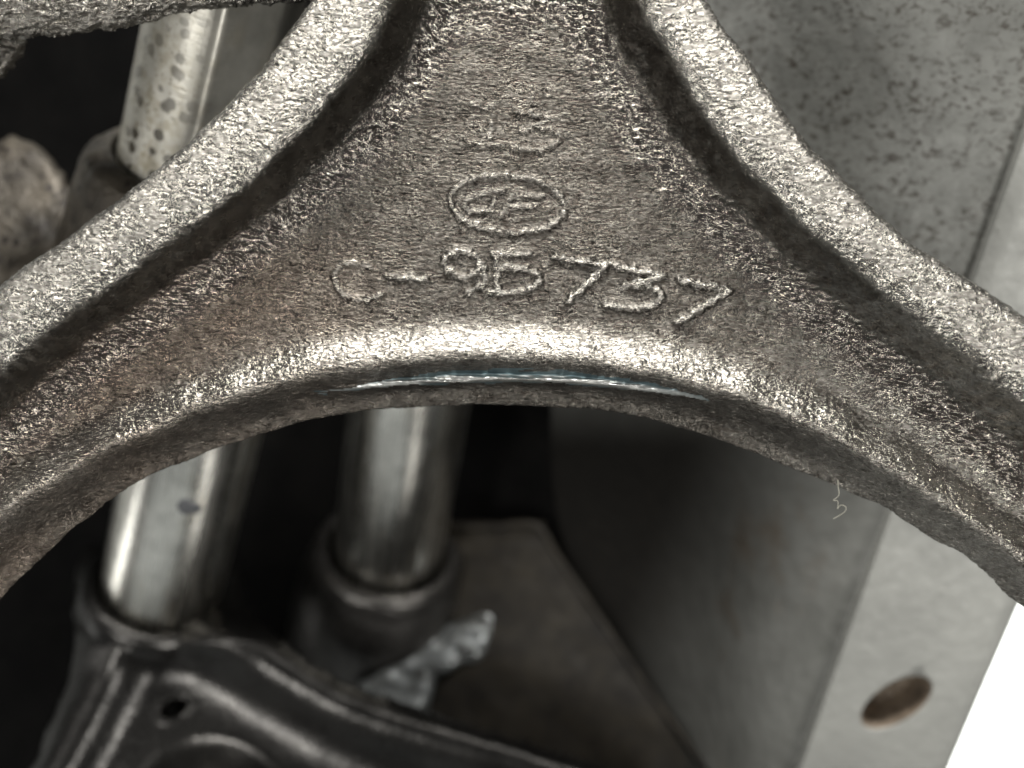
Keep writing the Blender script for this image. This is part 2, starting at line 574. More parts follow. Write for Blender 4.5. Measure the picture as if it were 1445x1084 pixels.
for i, (nm, lab, strokes, wdt, hh) in enumerate(chars):
    pts = np.vstack([np.array(s) for s in strokes])
    x0, y0 = pts.min(0) - 22
    x1, y1 = pts.max(0) + 22
    i0, i1 = np.searchsorted(gy, y0), np.searchsorted(gy, y1)
    j0, j1 = np.searchsorted(gx, x0), np.searchsorted(gx, x1)
    sl = (slice(i0, i1), slice(j0, j1))
    d = np.full(X[sl].shape, 99.0)
    for s in strokes:
        dd_, _ = seg_dist(X[sl], Y[sl], np.array(s))
        d = np.minimum(d, dd_)
    d = d + jit[sl] * 0.8
    bump_h[sl] = np.maximum(bump_h[sl], 0.9 * hh * (1 - sstep(wdt * 0.25, wdt * 0.9 + 4.2, d)))
    m = (d < wdt + 1.0) & (d < cdist[sl])
    c_ = cid[sl]; c_[m] = i; cid[sl] = c_
    e_ = cdist[sl]; e_[m] = d[m]; cdist[sl] = e_
H += bump_h * (1 + 0.12 * noise(X.shape, STEP, 26, 26))

# rubbed edge on the rim
sc_c = crom([(440, 556), (480, 548), (560, 539), (640, 534), (720, 532), (800, 535), (880, 543), (940, 552), (1000, 564)], 8)
dS, pS = seg_dist(X, Y, sc_c, signed=True)
dS = dS * np.sign(dS[int((600 + 130) / STEP), int((720 + 150) / STEP)])  # + downwards
tt = np.clip(pS / pS.max(), 0, 1)
taper = np.sin(math.pi * np.clip(tt, 0.001, 0.999)) ** 0.6
ragged = 1.8 * noise(X.shape, STEP, 90, 9) + 0.8 * noise(X.shape, STEP, 30, 7)
inx = (X > 440) & (X < 1000)
up_w = 12 * taper * sstep(0.05, 0.35, tt)
rub = inx & (dS > -up_w + ragged * .6) & (dS < 7 * taper + ragged * 0.5) 
rubm = rub.astype(float)
# worn facet: bright land below, steeper land above
facet = inx * np.exp(-((dS + 1) / 7.0) ** 2) * taper
H += 18 * inx * taper * np.exp(-((dS - 3 + 0.5 * ragged) / 5.5) ** 2)
shine = inx * taper * np.exp(-((dS - 1.5 + 0.4 * ragged) / 4.0) ** 4)

crk = 0.13 * noise(X.shape, STEP, 14, 7, band=0.7, ang=0.1) * (1 + 0.5 * np.clip(noise(X.shape, STEP, 80, 50), -1.5, 1.5)) + 0.19 * noise(X.shape, STEP, 7.5, 4.8, band=0.5, ang=-0.1) \
    + 0.16 * noise(X.shape, STEP, 24, 17)
# wall and fillet bands carry the coarser wrinkles of the core sand
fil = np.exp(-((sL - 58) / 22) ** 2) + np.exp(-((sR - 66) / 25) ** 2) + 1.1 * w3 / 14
crest = np.exp(-((sL + 2) / 13) ** 2) + np.exp(-((sR + 2) / 13) ** 2)
rip = noise(X.shape, STEP, 20, 9, band=0.45, ang=0.3)
low = 0.6 * noise(X.shape, STEP, 75, 60)
wallm = np.clip(1.15 * np.exp(-((sL - 20) / 15) ** 2) + 1.15 * np.exp(-((sR - 23) / 18) ** 2), 0, 1)
H += (crk * (1 - 0.9 * np.clip(inx * taper * np.exp(-((dS + 6) / 13) ** 4), 0, 1)) * (1 + 0.5 * rim_side) * (1 - 0.8 * wallm)) + 1.35 * fil * rip + low
pit = noise(X.shape, STEP, 20, 16)
H -= 2.0 * np.clip(pit - 2.2, 0, 1.2)

V, F, used, nf = sheet(X, Y, sdf, -H, STEP, rings=((3, 1.5), (10, 5), (50, 30), (110, 70)), proj=False)
ringn = len(V) - used.sum()
bare_highlight = np.clip(np.maximum(1 - sstep(-4, 10, sL), 1 - sstep(-4, 10, sR)), 0, 1)
lipb = np.exp(-((sB - 0) / 22) ** 2)
bare_highlight = np.maximum(bare_highlight, 0.8 * lipb)  # highlight along the rim lip, painted in as a paler colour
bare_highlight = np.maximum(bare_highlight, 0.4 * np.clip(fil, 0, 1))  # fillet highlight put into the colour
bare_highlight = np.maximum(bare_highlight, 0.4 * sstep(1000, 1300, X) * (Y > 430))
bare_highlight = np.maximum(bare_highlight, 0.75 * np.clip((bump_h - 1.5) / 4, 0, 1))
brown = np.clip(sstep(620, 300, X) * sstep(250, 420, Y) * (sL > 30), 0, 1) * 0.9 + 0.06


def ext(a):
    a = a.ravel()[used]
    return np.concatenate([a, np.full(ringn, float(np.median(a)))])


attrs = {"bare_highlight": ext(bare_highlight), "brown": ext(brown), "shine": ext(shine), "calm": ext(np.clip(wallm + 0.45 * np.clip(fil, 0, 1) + 0.35 * crest + 0.4 * lipb, 0, 1)), "wet": ext(np.clip(fil + 0.8 * crest + 0.5 * lipb, 0, 1))}
names = [("web", None), ("rib", "raised rib along the left edge"), ("rib", "raised rib along the right edge"), ("rim", "rounded rim over the opening"), ("rubbed_edge", "bright rubbed streak on the rim")]
nb = len(names)
sLu = sL.ravel()[used]; sRu = sR.ravel()[used]; sBu = sB.ravel()[used]; ru = rubm.ravel()[used]; cu = cid.ravel()[used]
ids = np.zeros(used.sum(), int)
ids[sLu < 30] = 1
ids[sRu < 30] = 2
ids[(sBu > -30) & (sBu > -1e3)] = 3
ids[(ids == 3) & (sLu < 0)] = 1
ids[(ids == 3) & (sRu < 0)] = 2
ids[ru > 0] = 4
ids[cu >= 0] = nb + cu[cu >= 0]
fid = np.zeros(len(F), int)
fid[:nf] = ids[F[:nf, 0]]
ringid = np.concatenate([ids] + [np.zeros(ringn, int)])
# the turned-back edge goes with the part it borders
xy = V[:, :2]
fc = V[F[nf:]].mean(1)
px_, py_ = fc[:, 0] + 722.5, 542 - fc[:, 1]
mid_low = py_ > np.interp(px_, [-150, 0, 200, 420, 720, 1050, 1250, 1445, 1600], [760, 640, 540, 420, 300, 430, 560, 680, 800])
fid[nf:] = np.where(mid_low, 3, np.where(px_ < 722, 1, 2))
yoke = empty("cast_yoke", (0, 0, 0), "large three-armed grey iron casting in front with raised 13, oval emblem and C-9B737", "casting")
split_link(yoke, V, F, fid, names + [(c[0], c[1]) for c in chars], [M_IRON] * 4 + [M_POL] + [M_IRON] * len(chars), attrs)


# ------------------------------------------------------------------ generic patch from control net
def patch(name, net, nu, nv, mat, parent=None, label=None, attrs=None, relief=0.0, thick=0, kind=None, cat=None):
    """net rows of (px,py,depth); smooth surface, optionally with relief"""
    A = np.array([[tuple(P(*c)) for c in row] for row in net])     # rows, cols, 3
    B = np.array([[c[:2] for c in row] for row in net], float)
    Q = np.concatenate([A, B], 2)
    r = np.stack([crom(Q[:, j], nv) for j in range(Q.shape[1])], 1)
    r = np.stack([crom(r[i], nu) for i in range(r.shape[0])], 0)
    h, w = r.shape[:2]
    V = r[:, :, :3].copy()
    du = np.gradient(V, axis=1); dv = np.gradient(V, axis=0)
    N = np.cross(dv, du); N /= np.linalg.norm(N, axis=2)[..., None] + 1e-9
    if N[..., 2].mean() < 0: N = -N
    if relief:
        s_ = 8.0
        V += N * (relief * (noise((h, w), 1, 9, 9) + 0.4 * noise((h, w), 1, 4, 4)))[..., None]
    idx = np.arange(h * w).reshape(h, w)
    F = np.stack([idx[:-1, :-1].ravel(), idx[1:, :-1].ravel(), idx[1:, 1:].ravel(), idx[:-1, 1:].ravel()], 1)
    VV = V.reshape(-1, 3)
    px = r[:, :, 3].ravel(); py = r[:, :, 4].ravel()
    at = {k: f(px, py) for k, f in (attrs or {}).items()}
    if thick:
        n = len(VV)
        back = VV - N.reshape(-1, 3) * thick
        VV = np.concatenate([VV, back])
        at = {k: np.concatenate([v, v]) for k, v in at.items()}
        b = np.concatenate([idx[0, :], idx[1:, -1], idx[-1, -2::-1], idx[-2:0:-1, 0]])
        b2 = np.roll(b, -1)
        F = np.concatenate([F, F[:, ::-1] + n, np.stack([b, b2, b2 + n, b + n], 1)])
    me = mesh_np(name, VV, F, at)
    return link(name, me, mat, parent, label, cat=cat, kind=kind)


def lathe(name, base, axis, prof, mat, parent=None, label=None, n=96, flat=None, relief=0.0, grime=None, cat=None, group=None):
    """prof: (radius, distance along axis). Axis is the object's local z so that streaks run along it."""
    a = Vector(axis).normalized()
    u = a.orthogonal().normalized()
    # put the seam behind: u points away from the camera
    away = Vector((0, 0, -1)); away = (away - a * away.dot(a)).normalized()
    u = away; v = a.cross(u)
    th = np.linspace(0, 2 * math.pi, n, endpoint=False)
    verts = []; gr = []
    for (r, t) in prof:
        rr = np.full(n, float(r))
        if flat:
            rr = rr * flat(th)
        verts.append(np.stack([rr * np.cos(th), rr * np.sin(th), np.full(n, float(t))], 1))
        gr.append(np.array([grime(t, q) for q in th]) if grime else np.zeros(n))
    V = np.concatenate(verts)
    m = len(prof)
    if relief:
        Rn = noise((m, n), 1, 8, 8) + .5 * noise((m, n), 1, 4, 4)
        rad = V.copy(); rad[:, 2] = 0
        rad /= np.linalg.norm(rad, axis=1)[:, None]
        V += rad * (relief * Rn).reshape(-1, 1)
    F = []
    for i in range(m - 1):
        j = np.arange(n); jn = (j + 1) % n
        F.append(np.stack([i * n + j, i * n + jn, (i + 1) * n + jn, (i + 1) * n + j], 1))
    F = np.concatenate(F)[:, ::-1]
    me = mesh_np(name, V, F, {"grime": np.concatenate(gr)})
    me.materials.append(mat)
    me.polygons.foreach_set("use_smooth", np.ones(len(me.polygons), bool))
    o = bpy.data.objects.new(name, me)
    COL.objects.link(o)
    R = Matrix((u, v, a)).transposed().to_4x4()
    M = Matrix.Translation(Vector(base) * S) @ R
    if parent:
        o.parent = parent
        o.matrix_local = parent.matrix_world.inverted() @ M
    else:
        o.matrix_world = M
    tag(o, label, cat, group)
    return o


# ------------------------------------------------------------------ housing behind
hous = empty("machine_housing", P(900, 900, 900), "grey cast machine housing with deep dark bay and flanged wall behind the casting", "housing")


class Plane:
    def __init__(s, a, b, c):
        s.o = a; s.n = (b - a).cross(c - a).normalized()
        if s.n.z < 0: s.n = -s.n

    def hit(s, px, py, off=0.0):
        e = Vector((0, 0, D))
        d = P(px, py, 0) - e
        t = (s.o + s.n * off - e).dot(s.n) / d.dot(s.n)
        return e + d * t

    def dep(s, px, py, off=0.0):
        return -s.hit(px, py, off).z


FP = Plane(P(1445, 200, 235), P(1108, 1150, 640), P(1440, 850, 470))


def xg(y): return 1445 - 0.357 * (y - 200)


net = []
for y, (d2, x1, d1, x0, d0) in {-200: (-8, 1080, 40, 880, 160), 0: (-6, 1080, 60, 870, 260), 200: (0, 1060, 80, 850, 420), 420: (6, 1000, 120, 800, 640),
                                600: (30, 960, 230, 778, 900), 780: (50, 960, 250, 800, 930), 960: (40, 980, 150, 905, 850), 1180: (20, 1040, 60, 1030, 760)}.items():
    g = xg(y)
    dg = FP.dep(g, y, -24)
    x2 = 0.45 * g + 0.55 * x1
    dp = lambda x: FP.dep(x, y, -24)
    x0d = d0 if y > 300 else dp(x0) + (d0 - 160) * 0.3
    net.append([(x0, y, x0d), (x1, y, dp(x1) + d1 * 1.15), (x2, y, dp(x2) + d2 + d1 * 0.2), (g + 4, y, dg)])
PA = {"grit": lambda x, y: 1 - sstep(330, 640, y) + 0.1,
      "soot": lambda x, y: sstep(560, 800, y) * (1 - sstep(-60, 40, x - xg(y) + 60)) * 0.9,
      "oil_shade": lambda x, y: sstep(430, 640, y) * (1 - sstep(-340, 50, x - xg(y))) * 1.0}  # oily staining plus the bay's shade, painted darker leftward
patch("side_wall", net, 40, 28, M_PLATE, hous, "grey side wall, gritty at the top", PA, relief=0.35)

# back wall and floor of the bay
back_net = []
for row, y in zip(net, (-200, 0, 200, 420, 600, 780, 960, 1180)):
    x0, _, d0 = row[0]
    back_net.append([(-330, y, 1250), (0, y, 1250), (420, y, 1200), (max(x0 - 130, 610), y, max(d0, 700) + 150 if y > 300 else 1150), (x0 + 1, y, d0 + 3)])
patch("back_wall", back_net, 10, 6, M_BLACK, hous, "black back wall of the bay", relief=2)  # also carried left as a dark sheet, added to block light through gaps
fl = [[(540, 738, 1060), (640, 736, 1010), (768, 736, 925)],
      [(540, 762, 1035), (640, 764, 985), (778, 762, 905)],
      [(520, 900, 960), (680, 900, 905), (870, 900, 845)],
      [(450, 1200, 845), (760, 1200, 800), (1045, 1200, 745)]]
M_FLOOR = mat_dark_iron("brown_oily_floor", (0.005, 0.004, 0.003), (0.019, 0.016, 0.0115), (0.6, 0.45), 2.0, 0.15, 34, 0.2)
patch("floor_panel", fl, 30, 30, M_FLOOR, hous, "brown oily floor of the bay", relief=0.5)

# corner bead where the floor meets the walls
def tube(name, pts, rad, mat, parent=None, label=None, n=10, relief=0, **kw):
    pts = [Vector(p) for p in pts]
    V = []; m = len(pts)
    up = Vector((0.3, 0.1, 1)).normalized()
    for i, p in enumerate(pts):
        t = (pts[min(i + 1, m - 1)] - pts[max(i - 1, 0)]).normalized()
        a = t.cross(up).normalized(); b = t.cross(a)
        r = rad(i / (m - 1)) if callable(rad) else rad
        for k_ in range(n):
            q = 2 * math.pi * k_ / n
            V.append(tuple(p + (a * math.cos(q) + b * math.sin(q)) * (r + (relief * rng.standard_normal() if relief else 0))))
    F = []
    for i in range(m - 1):
        for k_ in range(n):
            F.append((i * n + k_, i * n + (k_ + 1) % n, (i + 1) * n + (k_ + 1) % n, (i + 1) * n + k_))
    me = mesh_np(name, V, F)
    return link(name, me, mat, parent, label, **kw)


bead = crom([tuple(P(560, 746, 1030)), tuple(P(640, 744, 985)), tuple(P(700, 742, 950)), tuple(P(757, 742, 915)), tuple(P(790, 790, 895)), tuple(P(840, 862, 860)), tuple(P(900, 950, 820)), tuple(P(960, 1035, 790)), tuple(P(1010, 1110, 765))], 10)
tube("corner_fillet", [Vector(b) for b in bead], lambda t: 9 - 1 * t, M_FLOOR, hous, "rounded seam where floor meets the walls", 12, 0.5)


# flange plate with a drilled hole
def flange():
    n = FP.n
    ring = []
    outl = [(xg(-200), -200), (xg(1200), 1200), (1445 - 0.427 * (1200 - 838), 1200), (1445 - 0.427 * (-200 - 838), -200)]
    outl = np.array(outl, float)
    cx, cy = 1265, 992
    # radial grid from hole edge to outline
    C3 = FP.hit(cx, cy)
    e1 = (FP.hit(cx + 50, cy - 33) - C3).normalized()
    e2 = n.cross(e1)
    NN = 160
    th = np.linspace(0, 2 * math.pi, NN, endpoint=False)
    Rh1, Rh2 = 78, 43

    def hole(k): return [C3 + e1 * math.cos(q) * Rh1 * k + e2 * math.sin(q) * Rh2 * k for q in th]

    def ray_out(q):
        # where a ray on the plane leaves the outline quad
        O = [FP.hit(*p) for p in outl]
        d = e1 * math.cos(q) + e2 * math.sin(q)
        best = 1e9
        for i in range(4):
            a = O[i]; b = O[(i + 1) % 4]
            ed = b - a
            nrm = ed.cross(n)
            den = d.dot(nrm)
            if abs(den) < 1e-9: continue
            t = (a - C3).dot(nrm) / den
            if t > 0:
                p = C3 + d * t
                s = (p - a).dot(ed) / ed.dot(ed)
                if -1e-4 <= s <= 1 + 1e-4: best = min(best, t)
        return C3 + d * best
    # add the corner angles so that the corners stay sharp
    global_th = list(th)
    for p in outl:
        v = FP.hit(*p) - C3
        a = math.atan2(v.dot(e2), v.dot(e1)) % (2 * math.pi)
        i = int(np.argmin(np.abs(np.array(global_th) - a)))
        global_th[i] = a
    th = np.array(sorted(global_th))
    outer = [ray_out(q) for q in th]
    rows = []
    h1 = hole(1.0)
    rows.append([p - n * 95 for p in hole(0.9)])
    rows.append([p - n * 60 for p in hole(0.93)])
    rows.append([p - n * 6 for p in hole(0.96)])
    rows.append([p - n * 1.5 for p in hole(0.985)])
    rows.append(h1)
    for s in (0.02, 0.06, 0.15, 0.35, 0.7):
        rows.append([a.lerp(b, s) for a, b in zip(h1, outer)])
    cen = C3
    def inset(p, k): return p + (cen - p).normalized() * k
    rows.append([inset(b, 5) for b in outer])
    rows.append([inset(b, 1.5) - n * 1.2 for b in outer])
    rows.append([b - n * 5 for b in outer])
    rows.append([b - n * 70 for b in outer])
    V = [tuple(p) for r in rows for p in r]
    F = []
    for i in range(len(rows) - 1):
        for j in range(NN):
            F.append((i * NN + j, (i + 1) * NN + j, (i + 1) * NN + (j + 1) % NN, i * NN + (j + 1) % NN))
    V = np.array(V)
    one = np.zeros(len(V))
    F = np.array(F)
    mb = mesh_np("bolt_hole", V, F[:3 * NN])
    M_G = mat_dark_iron("brown_grime", (0.05, 0.038, 0.028), (0.26, 0.205, 0.15), (0.7, 0.5), 5, 0.2, 26)
    link("bolt_hole", mb, M_G, hous, "oval hole drilled through the flange")
    F = F[3 * NN:]
    me = mesh_np("flange", V, F, {"grit": one + 0.5, "soot": one, "oil_shade": one})
    o = link("flange", me, M_FLANGE, hous, "paler flange along the right side")
    # hole lining: the bottom of the drilled hole, brown with dirt
    
    V2 = [tuple((C3 - n * 93)), ] ; F2 = []
    kk = (0.3, 0.6, 0.93)
    for k_ in kk:
        for p in hole(k_):
            V2.append(tuple(p - n * (93 - 12 * k_ + 3 * rng.standard_normal())))
    for j in range(NN):
        pass
    Fq = []
    for i in range(len(kk) - 1):
        for j in range(NN):
            Fq.append((1 + i * NN + j, 1 + (i + 1) * NN + j, 1 + (i + 1) * NN + (j + 1) % NN, 1 + i * NN + (j + 1) % NN))
    for j in range(0, NN, 2):
        Fq.append((0, 1 + j, 1 + (j + 1) % NN, 1 + (j + 2) % NN))
    me2 = mesh_np("hole_bottom", V2, Fq)
    link("hole_bottom", me2, M_G, hous)
    return o


flange()

# ------------------------------------------------------------------ rods
ROD_G = "bright steel rods standing in their bosses"


def rod(name, top, bot, R, up, down, mat, label, flat=None, grime=None):
    a = (bot - top).normalized()
    L = (bot - top).length
    prof = [(R, t) for t in np.linspace(-up, L + down, 60)]
    return lathe(name, top, a, prof, mat, None, label, 160, flat, 0.0, grime, "rod", ROD_G), a, L


def boss_prof(R, depth=220, flare=1.0):
    return [(R * 1.10, 130), (R * 1.10, 60), (R * 1.10, 6), (R * 1.13, 1.5), (R * 1.17, 0), (R * 1.24, 1), (R * 1.31, 5), (R * 1.36, 14), (R * 1.39, 26),
            (R * 1.42, 46), (R * 1.50, 74), (R * 1.62, 100 * flare), (R * 1.70, 160 * flare), (R * 1.75, depth * flare), (R * 1.8, (depth + 60) * flare)]


def dens(prof, k=3):
    out = []
    for (a, b), (c, d) in zip(prof[:-1], prof[1:]):
        for i in range(k):
            t = i / k
            out.append((a + (c - a) * t, b + (d - b) * t))
    out.append(prof[-1])
    return out


# upper rod, spotted, with a milled keyway flat
tU, bU = P(320, 0, 235), P(266, 230, 395)
def key_flat(th):
    # flat cut on the right-hand side facing the camera; a narrow step beside it
    r = np.ones_like(th)
    c = math.pi + KEY
    d = (th - c + math.pi) % (2 * math.pi) - math.pi
    m = np.abs(d) < 0.35
    r = np.where(m, math.cos(0.35) / np.cos(d) * 1.0, r)
    ridge = np.exp(-((d + KS * 0.37) / 0.025) ** 2) * 0.012
    groove = np.exp(-((d + KS * 0.43) / 0.02) ** 2) * 0.02
    return r + ridge - groove
KEY, KS = -0.80, -1
_, aU, LU = rod("steel_rod", tU, bU, 121, 170, 60, M_ROD_S, "upper left steel rod with dark oily spots and a long milled edge", key_flat,
                lambda t, q: float(np.clip(0.35 + 0.85 * (t / 300), 0.2, 1)) * float(np.clip(1.15 - abs(((q - math.pi - 0.35 + math.pi) % (2 * math.pi)) - math.pi) / 0.9, 0.0, 1)))
# lower left rod
t1, b1 = P(269, 640, 560), P(230, 822, 755)
_, a1, L1 = rod("steel_rod", t1, b1, 124, 330, 70, M_ROD, "lower left steel rod with one small dark blot, dropping into a rimmed boss", None,
                lambda t, q: float(sstep(180, 360, t)))
# middle rod
t2, b2 = P(577, 575, 690), P(549, 772, 935)
_, a2, L2 = rod("steel_rod", t2, b2, 124, 330, 80, M_ROD, "middle steel rod seen through the opening below the scratched rim", None,
                lambda t, q: float(sstep(330, 480, t)))

lathe("rod_boss", b2, a2, dens(boss_prof(124, 300, 1.3)[:-1]), M_DARK, hous, "round boss holding the middle rod", 128, relief=0.4)

# dark blot on the lower rod: a dab of grease with real thickness
def blot(centre, nrm, up_, rx, ry, h, mat, name, label, cat, parent=None, seed=0):
    r_ = np.random.default_rng(seed)
    nrm = nrm.normalized(); u = up_.normalized(); v = nrm.cross(u)
    n = 24
    ph = r_.uniform(0, 6, 3)
    V = [tuple(centre + nrm * h)]
    for k_, hh in ((0.5, h * 0.9), (0.85, h * 0.5), (1.0, -1.0)):
        for j in range(n):
            q = 2 * math.pi * j / n
            w_ = 1 + 0.12 * math.sin(2 * q + ph[0]) + 0.1 * math.sin(3 * q + ph[1]) + 0.05 * math.sin(5 * q + ph[2])
            V.append(tuple(centre + u * (ry * k_ * w_ * math.sin(q)) + v * (rx * k_ * w_ * math.cos(q)) + nrm * hh))
    F = []
    for i in range(2):
        for j in range(n):
            F.append((1 + i * n + j, 1 + i * n + (j + 1) % n, 1 + (i + 1) * n + (j + 1) % n, 1 + (i + 1) * n + j))
    for j in range(0, n, 2):
        F.append((0, 1 + (j + 2) % n, 1 + j + 1, 1 + j))
    me = mesh_np(name, V, F)
    return link(name, me, mat, parent, label, cat)


def on_rod(px, py, t0, a, R):
    """point of a rod surface on the line of sight through a pixel, and its normal"""
    e = Vector((0, 0, D)); d = (P(px, py, 0) - e).normalized()
    w = e - t0
    dp = d - a * d.dot(a); wp = w - a * w.dot(a)
    A = dp.dot(dp); B = 2 * dp.dot(wp); C = wp.dot(wp) - R * R
    t = (-B - math.sqrt(max(B * B - 4 * A * C, 0))) / (2 * A)
    p = e + d * t
    q = p - t0; nn = (q - a * q.dot(a)).normalized()
    return p, nn


M_BLOT = mat_dark_iron("dark_grease", (0.05, 0.052, 0.055), (0.09, 0.09, 0.095), (0.5, 0.4), 1.0, 0.0)
p_, n_ = on_rod(266, 716, t1, a1, 124)
blot(p_, n_, a1, 21, 21, 3, M_BLOT, "grease_blot", "small dark grease blot stuck on the lower left rod", "blot", None, 3)

# ------------------------------------------------------------------ rear yoke (lower left): boss, arms, pocket
rear = empty("rear_yoke", P(230, 1000, 760), "dark forked iron casting at lower left carrying the rod boss", "casting")
ST = 3.0
gx2 = np.arange(-60, 960, ST); gy2 = np.arange(755, 1250, ST)
X2, Y2 = np.meshgrid(gx2, gy2)
out2 = np.vstack([crom([(-30, 1260), (20, 1130), (62, 1040), (94, 965), (106, 910), (104, 860), (106, 800), (120, 770)], 6),
                  crom([(330, 770), (338, 810), (352, 862), (400, 905), (470, 955), (560, 990), (680, 1026), (800, 1066), (870, 1092), (960, 1140), (1010, 1260)], 6)])
s2 = sdf_poly(X2, Y2, out2) + 1.5 * noise(X2.shape, ST, 50, 50)
rA, _ = seg_dist(X2, Y2, crom([(300, 880), (345, 915), (405, 950), (500, 1000), (620, 1042), (740, 1075), (900, 1125)], 6))
rB, _ = seg_dist(X2, Y2, crom([(165, 915), (145, 965), (112, 1030), (75, 1100), (30, 1200)], 6))
rr2 = np.sqrt(((X2 - 295) / 125) ** 2 + ((Y2 - 1200) / 150) ** 2)
rC = rr2 * 32
h2 = 66 * np.exp(-(rA / 54) ** 2) + 58 * np.exp(-(rB / 44) ** 2) + 54 * (1 - sstep(0.62, 1.12, rr2)) + 8 * (1 - rr2 ** 2).clip(0, 1) + 28 * np.exp(-(((X2 - 225) / 130) ** 2 + ((Y2 - 905) / 34) ** 2))
hu_ = (X2 - 245) * 0.88 - (Y2 - 1000) * 0.47
hv_ = (X2 - 245) * 0.47 + (Y2 - 1000) * 0.88
hole_r = np.sqrt(hu_ ** 2 / 20 ** 2 + hv_ ** 2 / 12 ** 2)
h2 += 9 * np.exp(-((hole_r - 1.15) / 0.25) ** 2) - 55 * (1 - sstep(0.7, 1.0, hole_r))
ed = np.clip(s2, 0, 26)
h2 -= 26 - np.sqrt(np.maximum(26 ** 2 - (26 - ed) ** 2, 0))
h2 += 0.2 * noise(X2.shape, ST, 60, 60) + 0.12 * noise(X2.shape, ST, 14, 14)
dep2 = 700 - (Y2 - 915) * 0.42 + 1.05 * np.clip(905 - Y2, 0, 400) + 0.06 * np.abs(X2 - 225)
V, F, used2, nf2 = sheet(X2, Y2, s2, dep2 - h2, ST, rings=((6, 3), (40, 14), (160, 40)), proj=True)
ring2 = len(V) - used2.sum()
rAu, rBu, rCu = (a.ravel()[used2] for a in (rA, rB, rC))
hu = hole_r.ravel()[used2]
id2 = np.zeros(used2.sum(), int)
id2[rAu < 42] = 1
id2[rBu < 38] = 2
id2[rCu < 34] = 3
id2[hu < 1.5] = 4
f2 = np.zeros(len(F), int)
f2[:nf2] = id2[F[:nf2, 0]]
fcx = V[F[nf2:]].mean(1)[:, 0]
f2[nf2:] = np.where(fcx < -600 * 1.4 + 0, 2, 1)
split_link(rear, V, F, f2, [("web", None), ("arm", "long arm curving down to the right"), ("arm", "short arm running down to the left"), ("hub_dome", "rounded dome at the bottom edge"), ("oil_hole", "small oval oiling hole")], [M_DARK2] * 5, {})
lathe("rod_boss", b1, a1, dens(boss_prof(119, 210, 0.8)[:10]), M_DARK2, rear, "rimmed boss round the lower left rod", 144, relief=0.2)

# ------------------------------------------------------------------ pale patch standing in for a wet sheen beside the middle boss
ST3 = 2.5
X3, Y3 = np.meshgrid(np.arange(480, 740, ST3), np.arange(840, 1040, ST3))
pl3 = crom([(498, 978), (540, 945), (580, 915), (615, 900), (650, 878), (688, 862), (700, 884), (686, 915), (668, 936), (640, 942), (614, 960), (598, 1012), (560, 1018), (498, 978)], 5)[:-1]
s3 = sdf_poly(X3, Y3, pl3) + 2.0 * noise(X3.shape, ST3, 50, 50) + 0.5 * noise(X3.shape, ST3, 14, 14)
d3 = 905 - (Y3 - 900) * 0.45 - 14 * (1 - np.exp(-np.clip(s3, 0, 99) / 8)) + 1.2 * noise(X3.shape, ST3, 50, 30)
V, F, u3, nf3 = sheet(X3, Y3, s3, d3, ST3, rings=((8, -2), (60, 6)))
me = mesh_np("sheen_patch", V, F)
M_SHEEN = NT("pale_sheen_metal")
_n = M_SHEEN.noise(42, None, 5, .6)
M_SHEEN = M_SHEEN.out(M_SHEEN.ramp(_n, [(0.35, (0.05, 0.05, 0.047)), (0.62, (0.19, 0.2, 0.2))]), 0.3, 0.5, M_SHEEN.bump(_n, 2, .7))
link("sheen_patch", me, M_SHEEN, hous, "pale ragged patch at the foot of the boss standing in for a wet sheen")

# ------------------------------------------------------------------ bearing block at the left
block = empty("bearing_block", P(80, 330, 500), "grimy iron bearing block with rust spots at the left edge under the upper rod", "bearing block")
def mat_spotted():
    m = NT("spotted_grimy_iron")
    n1 = m.noise(14, None, 4, .6)
    n2 = m.noise(80, None, 3)
    c = m.ramp(n2, [(0.3, (0.018, 0.015, 0.011)), (0.7, (0.078, 0.066, 0.050))])
    v = m.math('ADD', m.voro(24), m.math('MULTIPLY', n1, 0.45))
    c = m.mix(m.math('MULTIPLY', m.ramp(v, [(0.50, 1.0), (0.62, 0.0)]), m.ramp(m.noise(50, None, 2), [(0.38, 0.0), (0.55, 1.0)])), c, (0.010, 0.007, 0.005))
    return m.out(c, m.ramp(n1, [(0.3, 0.55), (0.7, 0.32)]), 0.5, m.bump(n1, 3.5, 1.0))
M_SPOT = mat_spotted()
lathe("rod_boss", bU, aU, dens([(129, 130), (129, 8), (131, 1), (138, 0), (150, 6), (168, 22), (178, 50), (185, 110), (195, 240)]), M_SPOT, block, "boss round the upper rod, thick with rust spots", 128, relief=1.2)
ST4 = 2.6
X4, Y4 = np.meshgrid(np.arange(-140, 330, ST4), np.arange(150, 560, ST4))
pl4 = np.vstack([crom([(-130, 300), (-60, 235), (0, 196), (50, 204), (90, 245), (118, 300), (136, 350), (170, 420)], 5), np.array([(200, 540), (-130, 540)])])
s4 = sdf_poly(X4, Y4, pl4) + 2.0 * noise(X4.shape, ST4, 40, 40)
e4 = np.clip(s4, 0, 26)
lip, _ = seg_dist(X4, Y4, np.array([(30, 378), (70, 362), (118, 338), (150, 325)]))
h4 = -(26 - np.sqrt(np.maximum(676 - (26 - e4) ** 2, 0))) + 9 * np.exp(-(lip / 13) ** 2) - 16 * sstep(0, 50, Y4 - (392 - 0.45 * X4))
h4 += 0.5 * noise(X4.shape, ST4, 40, 40) + 0.3 * noise(X4.shape, ST4, 11, 9)
V, F, u4, nf4 = sheet(X4, Y4, s4, 470 - (Y4 - 300) * 0.5 - h4, ST4, rings=((8, 3), (60, 10), (200, 20)))
me = mesh_np("cheek", V, F)
link("cheek", me, M_SPOT, block, "rough rounded cheek of the block")

